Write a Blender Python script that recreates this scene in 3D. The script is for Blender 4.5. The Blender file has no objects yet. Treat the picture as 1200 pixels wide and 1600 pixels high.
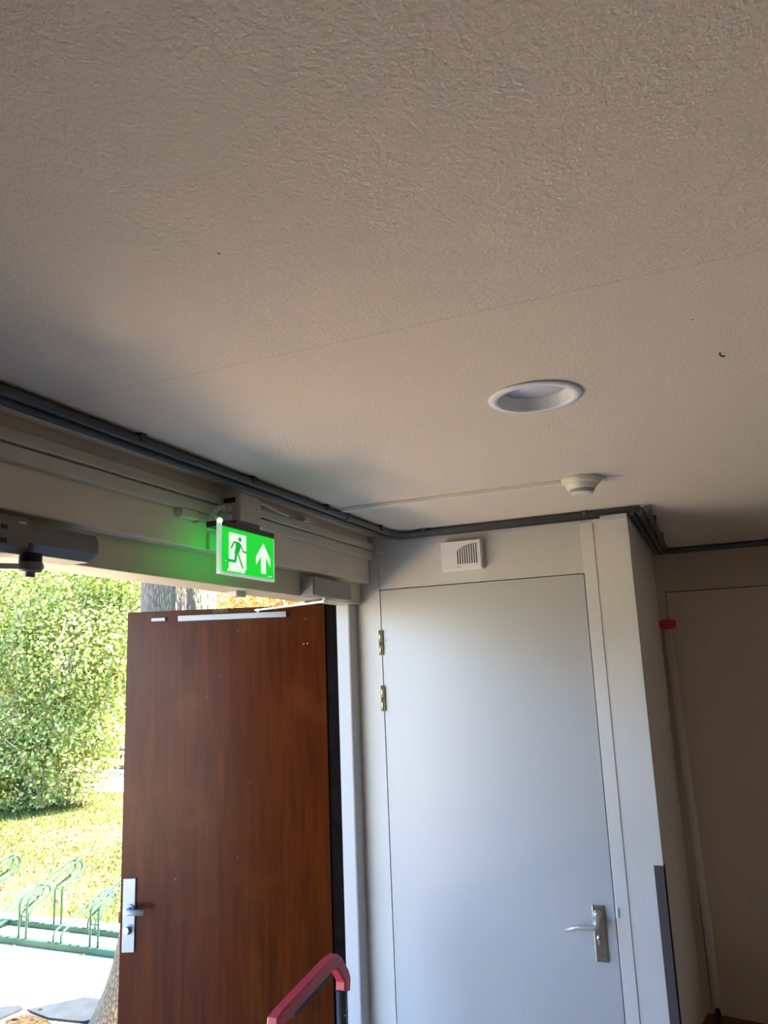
import bpy, bmesh, math, random
import numpy as np
from mathutils import Matrix, Vector
random.seed(7)
rng = np.random.default_rng(11)
C = bpy.context.scene.collection
sc = bpy.context.scene
PI = math.pi

# ------------------------------------------------------------------ camera, world, sun, exposure
yaw, pit, rol, focal = 0.392438316, 0.199150743, -0.0408899741, 1202.0
ZC = 1.84
fw = Vector((-math.sin(yaw)*math.cos(pit), math.cos(yaw)*math.cos(pit), math.sin(pit)))
rt = Vector((math.cos(yaw), math.sin(yaw), 0))
up = rt.cross(fw)
r2 = rt*math.cos(rol) + up*math.sin(rol)
u2 = up*math.cos(rol) - rt*math.sin(rol)
cam_d = bpy.data.cameras.new('camera')
cam = bpy.data.objects.new('camera', cam_d)
C.objects.link(cam)
mw = Matrix((r2, u2, -fw)).transposed().to_4x4()
mw.translation = Vector((0, 0, ZC))
cam.matrix_world = mw
cam_d.sensor_fit = 'VERTICAL'
cam_d.sensor_height = 24
cam_d.lens = 24*focal/1600
cam_d.clip_start = 0.02
sc.camera = cam

SUN_DIR = Vector((0.75, 0.66, 0)).normalized()
SUN_EL = math.radians(54)
world = bpy.data.worlds.new('sky')
sc.world = world
world.use_nodes = True
wn = world.node_tree
wn.nodes.clear()
wo = wn.nodes.new('ShaderNodeOutputWorld')
bg = wn.nodes.new('ShaderNodeBackground')
sky = wn.nodes.new('ShaderNodeTexSky')
sky.sky_type = 'NISHITA'
sky.sun_disc = False
sky.sun_elevation = SUN_EL
sky.sun_rotation = math.atan2(SUN_DIR.x, SUN_DIR.y)
sky.air_density = 1.0
sky.dust_density = 0.6
sky.ozone_density = 2.5
bg.inputs['Strength'].default_value = 0.70
tint = wn.nodes.new('ShaderNodeMix'); tint.data_type = 'RGBA'; tint.blend_type = 'MULTIPLY'; tint.inputs[0].default_value = 1.0
tint.inputs[7].default_value = (0.80, 0.96, 1.18, 1)      # cool white balance of the sky, the same all over
wn.links.new(sky.outputs[0], tint.inputs[6])
wn.links.new(tint.outputs[2], bg.inputs['Color'])
wn.links.new(bg.outputs[0], wo.inputs['Surface'])

sun_d = bpy.data.lights.new('sun', 'SUN')
sun_d.energy = 36.0
sun_d.angle = math.radians(0.6)
sun_d.color = (1.0, 0.90, 0.75)
sun = bpy.data.objects.new('sun', sun_d)
C.objects.link(sun)
sdir = Vector((SUN_DIR.x*math.cos(SUN_EL), SUN_DIR.y*math.cos(SUN_EL), math.sin(SUN_EL)))
sun.rotation_euler = sdir.to_track_quat('Z', 'Y').to_euler()
sun.location = sdir*20

sc.view_settings.view_transform = 'Standard'
sc.view_settings.look = 'None'
sc.view_settings.gamma = 1
sc.view_settings.use_curve_mapping = False
sc.view_settings.exposure = 1.62
cy = sc.cycles
cy.use_denoising = True
cy.max_bounces = 14
cy.diffuse_bounces = 9
cy.glossy_bounces = 4
cy.transmission_bounces = 6
cy.sample_clamp_indirect = 6

# ------------------------------------------------------------------ materials
def mat(name, col, rough=0.5, metal=0.0, bump=0.0, bscale=60, var=0.0, vscale=8, spec=0.5, stretch=None, bdist=0.002, detail=3, emit=None, estr=1.0, coat=0.0):
    m = bpy.data.materials.new(name)
    m.use_nodes = True
    nt = m.node_tree
    b = nt.nodes['Principled BSDF']
    b.inputs['Base Color'].default_value = (*col, 1)
    b.inputs['Roughness'].default_value = rough
    b.inputs['Metallic'].default_value = metal
    b.inputs['Specular IOR Level'].default_value = spec
    b.inputs['Coat Weight'].default_value = coat
    b.inputs['Coat Roughness'].default_value = 0.15
    if emit:
        b.inputs['Emission Color'].default_value = (*emit, 1)
        b.inputs['Emission Strength'].default_value = estr
    tc = nt.nodes.new('ShaderNodeTexCoord')
    vec = tc.outputs['Object']
    if stretch:
        mp = nt.nodes.new('ShaderNodeMapping')
        mp.inputs['Scale'].default_value = stretch
        nt.links.new(vec, mp.inputs['Vector'])
        vec = mp.outputs['Vector']
    if var:
        n = nt.nodes.new('ShaderNodeTexNoise')
        n.inputs['Scale'].default_value = vscale
        n.inputs['Detail'].default_value = 4
        nt.links.new(vec, n.inputs['Vector'])
        r = nt.nodes.new('ShaderNodeValToRGB')
        r.color_ramp.elements[0].position = 0.3
        r.color_ramp.elements[1].position = 0.7
        r.color_ramp.elements[0].color = (*[c*(1-var) for c in col], 1)
        r.color_ramp.elements[1].color = (*[min(1, c*(1+var)) for c in col], 1)
        nt.links.new(n.outputs[0], r.inputs[0])
        nt.links.new(r.outputs[0], b.inputs['Base Color'])
    if bump:
        n = nt.nodes.new('ShaderNodeTexNoise')
        n.inputs['Scale'].default_value = bscale
        n.inputs['Detail'].default_value = detail
        nt.links.new(vec, n.inputs['Vector'])
        bp = nt.nodes.new('ShaderNodeBump')
        bp.inputs['Strength'].default_value = bump
        bp.inputs['Distance'].default_value = bdist
        nt.links.new(n.outputs[0], bp.inputs['Height'])
        nt.links.new(bp.outputs[0], b.inputs['Normal'])
    return m

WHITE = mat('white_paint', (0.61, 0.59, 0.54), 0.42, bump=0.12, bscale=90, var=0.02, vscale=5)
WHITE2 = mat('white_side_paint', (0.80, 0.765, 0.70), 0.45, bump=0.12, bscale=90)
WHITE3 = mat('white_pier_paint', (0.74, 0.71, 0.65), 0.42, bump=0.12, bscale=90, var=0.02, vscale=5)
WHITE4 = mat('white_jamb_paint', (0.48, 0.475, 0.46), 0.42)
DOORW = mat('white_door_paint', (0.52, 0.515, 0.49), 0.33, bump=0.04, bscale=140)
CREAM = mat('cream_beam_paint', (0.75, 0.67, 0.54), 0.45, bump=0.12, bscale=40, var=0.04, vscale=6)
TRUNK = mat('cream_plastic', (0.66, 0.62, 0.53), 0.4)
IVORY = mat('ivory_plastic', (0.74, 0.70, 0.58), 0.35)
WPLAS = mat('white_plastic', (0.80, 0.79, 0.75), 0.4)
PIPE = mat('grey_conduit', (0.088, 0.09, 0.085), 0.38)
BLACK = mat('black_rubber', (0.012, 0.012, 0.013), 0.6)
DARKM = mat('dark_grey_cover', (0.09, 0.088, 0.085), 0.35)
GREYM = mat('grey_cover', (0.27, 0.275, 0.25), 0.4)
ALU = mat('brushed_aluminium', (0.36, 0.385, 0.40), 0.45, 0.6, bump=0.05, bscale=200)
CHROME = mat('satin_nickel', (0.55, 0.53, 0.48), 0.28, 1.0)
BRASS = mat('brass', (0.62, 0.53, 0.26), 0.32, 0.9)
OLDIRON = mat('worn_brown_metal', (0.10, 0.055, 0.02), 0.6, 0.4, var=0.5, vscale=60)
GUARD = mat('grey_corner_guard', (0.12, 0.102, 0.098), 0.4, 0.3, bump=0.1, bscale=50)
RED = mat('red_plastic', (0.50, 0.035, 0.045), 0.42, bump=0.15, bscale=300, bdist=0.0005)
REDC = mat('bright_red_plastic', (0.62, 0.008, 0.01), 0.4)
DRED = mat('dark_red_plastic', (0.13, 0.007, 0.007), 0.45)
CARDW = mat('off_white_tube', (0.70, 0.64, 0.55), 0.45)
FLOOR = mat('floor_tile', (0.58, 0.47, 0.36), 0.5, var=0.12, vscale=20)
RWALL = mat('room_wall_brown_brick', (0.44, 0.34, 0.25), 0.7, bump=0.3, bscale=30, var=0.15, vscale=10)
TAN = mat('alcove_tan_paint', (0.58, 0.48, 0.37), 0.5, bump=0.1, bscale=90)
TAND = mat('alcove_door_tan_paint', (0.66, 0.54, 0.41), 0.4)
HOSE = mat('white_cable_sheath', (0.70, 0.68, 0.60), 0.45)
DARKW = mat('dark_frame_paint', (0.0045, 0.003, 0.0025), 0.7, var=0.6, vscale=30, spec=0.04)

def ceiling_mat():
    m = mat('ceiling_textured_paint', (0.765, 0.66, 0.53), 0.75, spec=0.2)
    nt = m.node_tree
    b = nt.nodes['Principled BSDF']
    tc = [n for n in nt.nodes if n.type == 'TEX_COORD'][0]
    n1 = nt.nodes.new('ShaderNodeTexNoise'); n1.inputs['Scale'].default_value = 150; n1.inputs['Detail'].default_value = 3
    n2 = nt.nodes.new('ShaderNodeTexNoise'); n2.inputs['Scale'].default_value = 330; n2.inputs['Detail'].default_value = 2
    ad = nt.nodes.new('ShaderNodeMath'); ad.operation = 'MULTIPLY_ADD'; ad.inputs[1].default_value = 0.45
    for n in (n1, n2): nt.links.new(tc.outputs['Object'], n.inputs['Vector'])
    nt.links.new(n2.outputs[0], ad.inputs[0]); nt.links.new(n1.outputs[0], ad.inputs[2])
    # joint between the two ceiling boards at y = 0.975 : a hairline groove
    sep = nt.nodes.new('ShaderNodeSeparateXYZ'); nt.links.new(tc.outputs['Object'], sep.inputs[0])
    s = nt.nodes.new('ShaderNodeMath'); s.operation = 'SUBTRACT'; s.inputs[1].default_value = 0.975
    a = nt.nodes.new('ShaderNodeMath'); a.operation = 'ABSOLUTE'
    nt.links.new(sep.outputs['Y'], s.inputs[0]); nt.links.new(s.outputs[0], a.inputs[0])
    lt = nt.nodes.new('ShaderNodeMath'); lt.operation = 'LESS_THAN'; lt.inputs[1].default_value = 0.0009
    nt.links.new(a.outputs[0], lt.inputs[0])
    # sparse dark specks
    vo = nt.nodes.new('ShaderNodeTexVoronoi'); vo.inputs['Scale'].default_value = 9.0
    nt.links.new(tc.outputs['Object'], vo.inputs['Vector'])
    sp = nt.nodes.new('ShaderNodeMath'); sp.operation = 'LESS_THAN'; sp.inputs[1].default_value = 0.022
    nt.links.new(vo.outputs['Distance'], sp.inputs[0])
    spk = nt.nodes.new('ShaderNodeMath'); spk.operation = 'MULTIPLY'; spk.inputs[1].default_value = 0.7
    nt.links.new(sp.outputs[0], spk.inputs[0])
    mul = nt.nodes.new('ShaderNodeMath'); mul.operation = 'MULTIPLY'; mul.inputs[1].default_value = 0.3
    nt.links.new(lt.outputs[0], mul.inputs[0])
    mxv = nt.nodes.new('ShaderNodeMath'); mxv.operation = 'MAXIMUM'
    nt.links.new(mul.outputs[0], mxv.inputs[0]); nt.links.new(spk.outputs[0], mxv.inputs[1])
    mx = nt.nodes.new('ShaderNodeMix'); mx.data_type = 'RGBA'
    mx.inputs[6].default_value = (0.765, 0.66, 0.53, 1); mx.inputs[7].default_value = (0.16, 0.12, 0.09, 1)
    nt.links.new(mxv.outputs[0], mx.inputs[0]); nt.links.new(mx.outputs[2], b.inputs['Base Color'])
    bp = nt.nodes.new('ShaderNodeBump'); bp.inputs['Strength'].default_value = 0.25; bp.inputs['Distance'].default_value = 0.004
    # the board nearer the viewer was rolled with a coarser texture than the far one
    bd = nt.nodes.new('ShaderNodeMath'); bd.operation = 'LESS_THAN'; bd.inputs[1].default_value = 0.975
    nt.links.new(sep.outputs['Y'], bd.inputs[0])
    st = nt.nodes.new('ShaderNodeMath'); st.operation = 'MULTIPLY_ADD'; st.inputs[1].default_value = 0.22; st.inputs[2].default_value = 0.30
    nt.links.new(bd.outputs[0], st.inputs[0]); nt.links.new(st.outputs[0], bp.inputs['Strength'])
    nt.links.new(ad.outputs[0], bp.inputs['Height']); nt.links.new(bp.outputs[0], b.inputs['Normal'])
    return m
CEIL = ceiling_mat()

def wood_mat():
    m = mat('varnished_brown_veneer', (0.2, 0.07, 0.03), 0.24, coat=0.0, spec=0.19)
    nt = m.node_tree
    b = nt.nodes['Principled BSDF']
    tc = [n for n in nt.nodes if n.type == 'TEX_COORD'][0]
    mp = nt.nodes.new('ShaderNodeMapping'); mp.inputs['Scale'].default_value = (14, 14, 1.0)
    nt.links.new(tc.outputs['Object'], mp.inputs['Vector'])
    n1 = nt.nodes.new('ShaderNodeTexNoise'); n1.inputs['Scale'].default_value = 2.2; n1.inputs['Detail'].default_value = 6; n1.inputs['Distortion'].default_value = 0.8
    nt.links.new(mp.outputs[0], n1.inputs['Vector'])
    r = nt.nodes.new('ShaderNodeValToRGB')
    e = r.color_ramp.elements
    e[0].position = 0.25; e[0].color = (0.042, 0.0075, 0.0012, 1)
    e[1].position = 0.75; e[1].color = (0.095, 0.020, 0.0025, 1)
    nt.links.new(n1.outputs[0], r.inputs[0])
    # worn paler patches
    n2 = nt.nodes.new('ShaderNodeTexNoise'); n2.inputs['Scale'].default_value = 5; n2.inputs['Detail'].default_value = 5
    nt.links.new(tc.outputs['Object'], n2.inputs['Vector'])
    r2_ = nt.nodes.new('ShaderNodeValToRGB'); r2_.color_ramp.elements[0].position = 0.55; r2_.color_ramp.elements[1].position = 0.78
    nt.links.new(n2.outputs[0], r2_.inputs[0])
    mul = nt.nodes.new('ShaderNodeMath'); mul.operation = 'MULTIPLY'; mul.inputs[1].default_value = 0.35
    nt.links.new(r2_.outputs[0], mul.inputs[0])
    mx = nt.nodes.new('ShaderNodeMix'); mx.data_type = 'RGBA'; mx.inputs[7].default_value = (0.16, 0.05, 0.008, 1)
    nt.links.new(mul.outputs[0], mx.inputs[0]); nt.links.new(r.outputs[0], mx.inputs[6])
    # tiny pale scratches and chips
    n3 = nt.nodes.new('ShaderNodeTexNoise'); n3.inputs['Scale'].default_value = 45; n3.inputs['Detail'].default_value = 2
    nt.links.new(tc.outputs['Object'], n3.inputs['Vector'])
    g = nt.nodes.new('ShaderNodeMath'); g.operation = 'GREATER_THAN'; g.inputs[1].default_value = 0.765
    nt.links.new(n3.outputs[0], g.inputs[0])
    g2 = nt.nodes.new('ShaderNodeMath'); g2.operation = 'MULTIPLY'; g2.inputs[1].default_value = 0.5
    nt.links.new(g.outputs[0], g2.inputs[0])
    mx2 = nt.nodes.new('ShaderNodeMix'); mx2.data_type = 'RGBA'; mx2.inputs[7].default_value = (0.45, 0.27, 0.13, 1)
    nt.links.new(g2.outputs[0], mx2.inputs[0]); nt.links.new(mx.outputs[2], mx2.inputs[6])
    nt.links.new(mx2.outputs[2], b.inputs['Base Color'])
    bp = nt.nodes.new('ShaderNodeBump'); bp.inputs['Strength'].default_value = 0.1; bp.inputs['Distance'].default_value = 0.001
    nt.links.new(n1.outputs[0], bp.inputs['Height']); nt.links.new(bp.outputs[0], b.inputs['Normal'])
    return m
WOOD = wood_mat()

def leaf_mat(name, c0, c1, transl=0.45, rough=0.45, c2=None, spec=0.5):
    m = bpy.data.materials.new(name); m.use_nodes = True
    nt = m.node_tree; nt.nodes.clear()
    out = nt.nodes.new('ShaderNodeOutputMaterial')
    at = nt.nodes.new('ShaderNodeAttribute'); at.attribute_name = 'tint'
    mx = nt.nodes.new('ShaderNodeMix'); mx.data_type = 'RGBA'
    mx.inputs[6].default_value = (*c0, 1); mx.inputs[7].default_value = (*c1, 1)
    nt.links.new(at.outputs['Fac'], mx.inputs[0])
    b = nt.nodes.new('ShaderNodeBsdfPrincipled'); b.inputs['Roughness'].default_value = rough; b.inputs['Specular IOR Level'].default_value = spec
    if c2:      # a few withered leaves
        gt = nt.nodes.new('ShaderNodeMath'); gt.operation = 'GREATER_THAN'; gt.inputs[1].default_value = 0.93
        nt.links.new(at.outputs['Fac'], gt.inputs[0])
        mx0 = mx; mx = nt.nodes.new('ShaderNodeMix'); mx.data_type = 'RGBA'; mx.inputs[7].default_value = (*c2, 1)
        nt.links.new(gt.outputs[0], mx.inputs[0]); nt.links.new(mx0.outputs[2], mx.inputs[6])
    t = nt.nodes.new('ShaderNodeBsdfTranslucent')
    nt.links.new(mx.outputs[2], b.inputs['Base Color']); nt.links.new(mx.outputs[2], t.inputs['Color'])
    ms = nt.nodes.new('ShaderNodeMixShader'); ms.inputs[0].default_value = transl
    nt.links.new(b.outputs[0], ms.inputs[1]); nt.links.new(t.outputs[0], ms.inputs[2])
    nt.links.new(ms.outputs[0], out.inputs['Surface'])
    return m

# ------------------------------------------------------------------ mesh helpers
def add_box(bm, x0, x1, y0, y1, z0, z1, bev=0.0, seg=2, M=None):
    r = bmesh.ops.create_cube(bm, size=1.0)
    vs = r['verts']
    for v in vs:
        v.co = Vector(((x0+x1)/2+v.co.x*(x1-x0), (y0+y1)/2+v.co.y*(y1-y0), (z0+z1)/2+v.co.z*(z1-z0)))
    if bev > 0:
        es = list({e for v in vs for e in v.link_edges})
        rr = bmesh.ops.bevel(bm, geom=es, offset=bev, segments=seg, profile=0.5, affect='EDGES')
        vs = list({v for f in rr['faces'] for v in f.verts} | {v for v in vs if v.is_valid})
    if M is not None:
        for v in vs: v.co = M @ v.co
    return vs

def bx(*a, **k):
    bm = bmesh.new(); add_box(bm, *a, **k); return bm

def add_tube(bm, pts, r, seg=10, cap=True):
    pts = [Vector(p) for p in pts]
    n = len(pts)
    rs = r if isinstance(r, (list, tuple)) else [r]*n
    tang = []
    for i in range(n):
        a = pts[max(0, i-1)]; b = pts[min(n-1, i+1)]
        tang.append((b-a).normalized())
    ref = Vector((0, 0, 1)) if abs(tang[0].z) < 0.9 else Vector((1, 0, 0))
    nrm = (ref - tang[0]*ref.dot(tang[0])).normalized()
    rings = []
    for i in range(n):
        t = tang[i]
        nrm = (nrm - t*nrm.dot(t)).normalized()
        bi = t.cross(nrm)
        rings.append([bm.verts.new(pts[i] + (nrm*math.cos(2*PI*k/seg) + bi*math.sin(2*PI*k/seg))*rs[i]) for k in range(seg)])
    for i in range(n-1):
        for k in range(seg):
            f = bm.faces.new((rings[i][k], rings[i][(k+1) % seg], rings[i+1][(k+1) % seg], rings[i+1][k]))
            f.smooth = True
    if cap:
        bm.faces.new(rings[0][::-1]); bm.faces.new(rings[-1])

def tube(*a, **k):
    bm = bmesh.new(); add_tube(bm, *a, **k); return bm

def rounded(pts, rad, n=5):
    """polyline with its corners rounded"""
    P = [Vector(p) for p in pts]; out = [P[0]]
    for i in range(1, len(P)-1):
        a, b, c = P[i-1], P[i], P[i+1]
        d1 = (a-b); d2 = (c-b)
        rr = min(rad, d1.length*0.48, d2.length*0.48)
        p0 = b + d1.normalized()*rr; p1 = b + d2.normalized()*rr
        for k in range(n+1):
            t = k/n
            out.append(p0*(1-t)**2 + b*2*t*(1-t) + p1*t*t)
    out.append(P[-1])
    return out

def add_lathe(bm, prof, cx, cy_, seg=40, smooth=True, M=None):
    """profile of (r, z) turned about a vertical axis"""
    rings = []
    for r, z in prof:
        if r < 1e-6:
            rings.append([bm.verts.new((cx, cy_, z))])
        else:
            rings.append([bm.verts.new((cx+r*math.cos(2*PI*k/seg), cy_+r*math.sin(2*PI*k/seg), z)) for k in range(seg)])
    for a, b in zip(rings, rings[1:]):
        for k in range(seg):
            j = (k+1) % seg
            if len(a) == 1 and len(b) == 1: continue
            if len(a) == 1: f = bm.faces.new((a[0], b[j], b[k]))
            elif len(b) == 1: f = bm.faces.new((a[k], a[j], b[0]))
            else: f = bm.faces.new((a[k], a[j], b[j], b[k]))
            f.smooth = smooth
    if M is not None:
        for ring in rings:
            for v in ring: v.co = M @ v.co

def lathe(*a, **k):
    bm = bmesh.new(); add_lathe(bm, *a, **k); return bm

def add_prism(bm, poly, axis, a, b):
    """polygon (2D) extruded along axis 'X', 'Y' or 'Z' from a to b"""
    def P(p, t):
        return {'X': (t, p[0], p[1]), 'Y': (p[0], t, p[1]), 'Z': (p[0], p[1], t)}[axis]
    v0 = [bm.verts.new(P(p, a)) for p in poly]; v1 = [bm.verts.new(P(p, b)) for p in poly]
    n = len(poly)
    bm.faces.new(v0); bm.faces.new(v1[::-1])
    for i in range(n):
        bm.faces.new((v0[i], v1[i], v1[(i+1) % n], v0[(i+1) % n]))

def prism(*a):
    bm = bmesh.new(); add_prism(bm, *a); return bm

def abs_loc(o):
    p = Vector((0, 0, 0))
    while o is not None:
        p += o.location; o = o.parent
    return p

def obj(name, bm, m, parent=None, local=False, recalc=True):
    if recalc: bmesh.ops.recalc_face_normals(bm, faces=bm.faces)
    if parent is not None and not local:
        off = abs_loc(parent)
        for v in bm.verts: v.co -= off
    me = bpy.data.meshes.new(name)
    bm.to_mesh(me); bm.free()
    me.materials.append(m)
    o = bpy.data.objects.new(name, me)
    C.objects.link(o)
    if parent is not None: o.parent = parent
    return o

def tag(o, label=None, cat=None, group=None, kind=None):
    for k, v in (('label', label), ('category', cat), ('group', group), ('kind', kind)):
        if v: o[k] = v
    return o

def thing(name, label, cat, loc=(0, 0, 0), rz=0.0, group=None, kind=None):
    o = bpy.data.objects.new(name, None)
    o.empty_display_size = 0.05
    C.objects.link(o)
    o.location = loc; o.rotation_euler = (0, 0, rz)
    return tag(o, label, cat, group, kind)

def struct(name, bm, m, label, cat, parent=None):
    return tag(obj(name, bm, m, parent), label, cat, None, 'structure')

# ------------------------------------------------------------------ key dimensions (metres, floor z = 0)
ZCEIL = 2.32
XB = -1.145      # room face of the beam over the entrance
XH = -1.18       # room face of the head below it
XW = -1.205      # room face of the left wall
XO = -1.40       # outer face of the left wall
YB = 2.60        # white closet front
YF = 3.75        # back of the alcove
XP = -0.2145     # outer corner of the closet
XR = 1.90
YR = -2.60
Y0, Y1 = 0.80, 2.55   # entrance opening

# ------------------------------------------------------------------ the setting
struct('floor', bx(XO, XR+0.2, YR-0.2, YF+0.2, -0.12, 0.0), FLOOR, 'dark tiled floor of the hall', 'floor')

def ceiling_bm():
    bm = bmesh.new()
    cx, cyy, r, s = -0.253, 1.365, 0.075, 0.14
    n = 48
    inner, outer, topr = [], [], []
    for k in range(n):
        a = 2*PI*k/n
        c, si = math.cos(a), math.sin(a)
        t = s/max(abs(c), abs(si))
        inner.append(bm.verts.new((cx+r*c, cyy+r*si, ZCEIL)))
        outer.append(bm.verts.new((cx+t*c, cyy+t*si, ZCEIL)))
        topr.append(bm.verts.new((cx+r*c, cyy+r*si, ZCEIL+0.10)))
    for k in range(n):
        j = (k+1) % n
        bm.faces.new((inner[k], inner[j], outer[j], outer[k]))
        bm.faces.new((inner[k], topr[k], topr[j], inner[j]))
    x0, x1, y0, y1 = XO+0.01, XR+0.05, YR-0.05, YF+0.05
    def q(a, b, c, d):
        bm.faces.new([bm.verts.new((a, c, ZCEIL)), bm.verts.new((b, c, ZCEIL)), bm.verts.new((b, d, ZCEIL)), bm.verts.new((a, d, ZCEIL))])
    q(x0, cx-s, y0, y1); q(cx+s, x1, y0, y1); q(cx-s, cx+s, y0, cyy-s); q(cx-s, cx+s, cyy+s, y1)
    return bm
cb = ceiling_bm()
for f in cb.faces: pass
struct('ceiling', cb, CEIL, 'textured off-white painted ceiling with a hairline joint', 'ceiling')
struct('roof', bx(-2.20, XR+0.2, YR-0.2, YF+0.2, 2.46, 2.56), DARKW, 'flat roof slab with an unseen overhang added to shade the ground', 'roof')  # overhang past the outer wall is added to shade the ground outside

# left wall with the entrance
bm = bmesh.new()
add_box(bm, XO, XW, YR-0.2, Y0, 0, 2.46)
add_box(bm, XO, XW, Y1+0.09, YF+0.2, 0, 2.46)
struct('wall_left', bm, WHITE, 'white wall beside the entrance doorway', 'wall')
bm = bmesh.new()
add_box(bm, XO, XB, YR, YB, 2.145, ZCEIL+0.02, 0.004)
struct('beam', bm, CREAM, 'cream painted beam across the top of the entrance', 'beam')
# head of the frame : stepped in depth, as seen from below
bm = bmesh.new()
add_box(bm, -1.262, XH, Y0-0.1, YB-0.004, 2.070, 2.150, 0.003)
add_box(bm, -1.315, -1.255, Y0-0.1, YB-0.004, 2.082, 2.150, 0.003)
add_box(bm, XO-0.01, -1.312, Y0-0.1, YB-0.004, 2.092, 2.150, 0.003)
struct('trim_1', bm, mat('cream_head_paint', (0.54, 0.48, 0.36), 0.45, bump=0.1, bscale=60), 'cream door head stepped below the beam over the entrance', 'trim')
# jamb at the hinge side : a white reveal with a rounded top corner, then the black rebate
bm = bmesh.new()
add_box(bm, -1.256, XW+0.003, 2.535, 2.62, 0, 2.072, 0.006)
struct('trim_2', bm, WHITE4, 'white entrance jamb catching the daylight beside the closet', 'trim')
bm = bmesh.new()
add_box(bm, -1.395, -1.250, 2.556, 2.64, 0, 2.092)
jb = struct('trim_3', bm, DARKW, 'black rebated frame behind the wooden door hinges', 'trim')
bm = bmesh.new()
add_box(bm, XO, XW, Y0-0.06, Y0, 0, 2.072, 0.004)
struct('trim_4', bm, WHITE, 'white entrance jamb nearest the door operator', 'trim')

# closet : front wall around the white door
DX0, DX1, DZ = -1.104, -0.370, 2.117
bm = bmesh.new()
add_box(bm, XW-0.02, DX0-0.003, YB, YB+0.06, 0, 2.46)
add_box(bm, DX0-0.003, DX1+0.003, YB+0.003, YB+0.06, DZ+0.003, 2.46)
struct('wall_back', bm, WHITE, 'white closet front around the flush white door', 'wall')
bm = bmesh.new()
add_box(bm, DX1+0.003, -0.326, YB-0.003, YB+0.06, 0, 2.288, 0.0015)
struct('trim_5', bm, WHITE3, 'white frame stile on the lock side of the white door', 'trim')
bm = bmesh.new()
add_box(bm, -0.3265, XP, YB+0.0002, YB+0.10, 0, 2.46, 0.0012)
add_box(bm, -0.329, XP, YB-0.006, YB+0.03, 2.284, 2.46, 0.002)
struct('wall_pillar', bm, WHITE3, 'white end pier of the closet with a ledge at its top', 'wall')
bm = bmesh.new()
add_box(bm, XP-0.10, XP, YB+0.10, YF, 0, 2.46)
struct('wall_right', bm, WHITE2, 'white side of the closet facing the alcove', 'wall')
bm = bmesh.new()
add_box(bm, XW, -0.32, YB+0.0015, YB+0.03, 2.285, 2.46, 0.001)
struct('trim_6', bm, WHITE, 'thin white fillet under the conduit above the closet', 'trim')
# closet interior stays dark : back lining
struct('wall_closet_rear', bx(XW, XP-0.1, YF-0.05, YF+0.15, 0, 2.46), WHITE, 'plain wall at the rear of the closet', 'wall')
# alcove
FX0, FX1, FZ = -0.176, 0.62, 2.123
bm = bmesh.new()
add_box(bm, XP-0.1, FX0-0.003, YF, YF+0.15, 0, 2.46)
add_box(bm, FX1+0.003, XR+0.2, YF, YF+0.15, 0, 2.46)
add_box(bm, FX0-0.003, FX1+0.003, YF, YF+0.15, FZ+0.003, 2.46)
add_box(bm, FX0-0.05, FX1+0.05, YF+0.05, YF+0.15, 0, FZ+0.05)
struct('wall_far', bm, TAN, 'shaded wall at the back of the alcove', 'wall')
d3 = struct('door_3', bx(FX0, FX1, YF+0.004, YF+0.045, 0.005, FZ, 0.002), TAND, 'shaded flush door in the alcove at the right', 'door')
struct('wall_side', bx(XR, XR+0.2, YR-0.2, YF+0.2, 0, 2.46), RWALL, 'dark brick wall opposite the entrance', 'wall')
struct('wall_rear', bx(XO, XR+0.2, YR-0.2, YR, 0, 2.46), RWALL, 'dark brick wall behind the viewer', 'wall')

# ------------------------------------------------------------------ white closet door
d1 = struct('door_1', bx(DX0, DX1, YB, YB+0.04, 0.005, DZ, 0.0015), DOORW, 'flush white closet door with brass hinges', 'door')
def hinge(z, parent, x, y):
    bm = bmesh.new()
    add_tube(bm, [(x, y, z-0.044), (x, y, z-0.0012)], 0.0075, 16)
    add_tube(bm, [(x, y, z+0.0012), (x, y, z+0.044)], 0.0075, 16)
    add_box(bm, x-0.009, x+0.0, y+0.003, y+0.010, z-0.043, z+0.043)
    h = obj('hinge', bm, BRASS, parent)
    obj('hinge_ring', tube([(x, y, z-0.0014), (x, y, z+0.0014)], 0.0065, 16), OLDIRON, h)
    return h
hinge(1.928, d1, DX0-0.003, YB-0.007)
hinge(1.732, d1, DX0-0.003, YB-0.007)
hinge(0.35, d1, DX0-0.003, YB-0.007)
obj('screw', tube([(DX0+0.016, YB-0.0012, 1.936), (DX0+0.016, YB+0.002, 1.936)], 0.0022, 8), OLDIRON, d1)
pl = obj('handle_plate', bx(-0.4365, -0.4015, YB-0.008, YB, 0.940, 1.099, 0.0018), CHROME, d1)
bm = bmesh.new()
yy = YB-0.008
Mx = Matrix.Translation((-0.420, yy, 1.072)) @ Matrix.Rotation(PI/2, 4, 'X')
add_lathe(bm, [(0.0, 0.014), (0.010, 0.012), (0.0145, 0.004), (0.015, 0.0)], 0, 0, 24, M=Mx)
obj('rose', bm, CHROME, pl)
bm = bmesh.new()
pts = rounded([(-0.420, yy, 1.072), (-0.420, yy-0.030, 1.066), (-0.420, yy-0.040, 1.050), (-0.432, yy-0.043, 1.046), (-0.475, yy-0.043, 1.046), (-0.515, yy-0.040, 1.034)], 0.014)
add_tube(bm, pts, [0.0085]*8+[0.0078]*(len(pts)-9)+[0.0066], 12)
obj('lever_handle', bm, mat('polished_nickel', (0.62, 0.59, 0.50), 0.38, 0.55), pl)
bm = bmesh.new()
Mx = Matrix.Translation((-0.421, yy, 1.007)) @ Matrix.Rotation(PI/2, 4, 'X')
add_lathe(bm, [(0.0, 0.003), (0.0075, 0.003), (0.009, 0.0)], 0, 0, 20, M=Mx)
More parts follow.
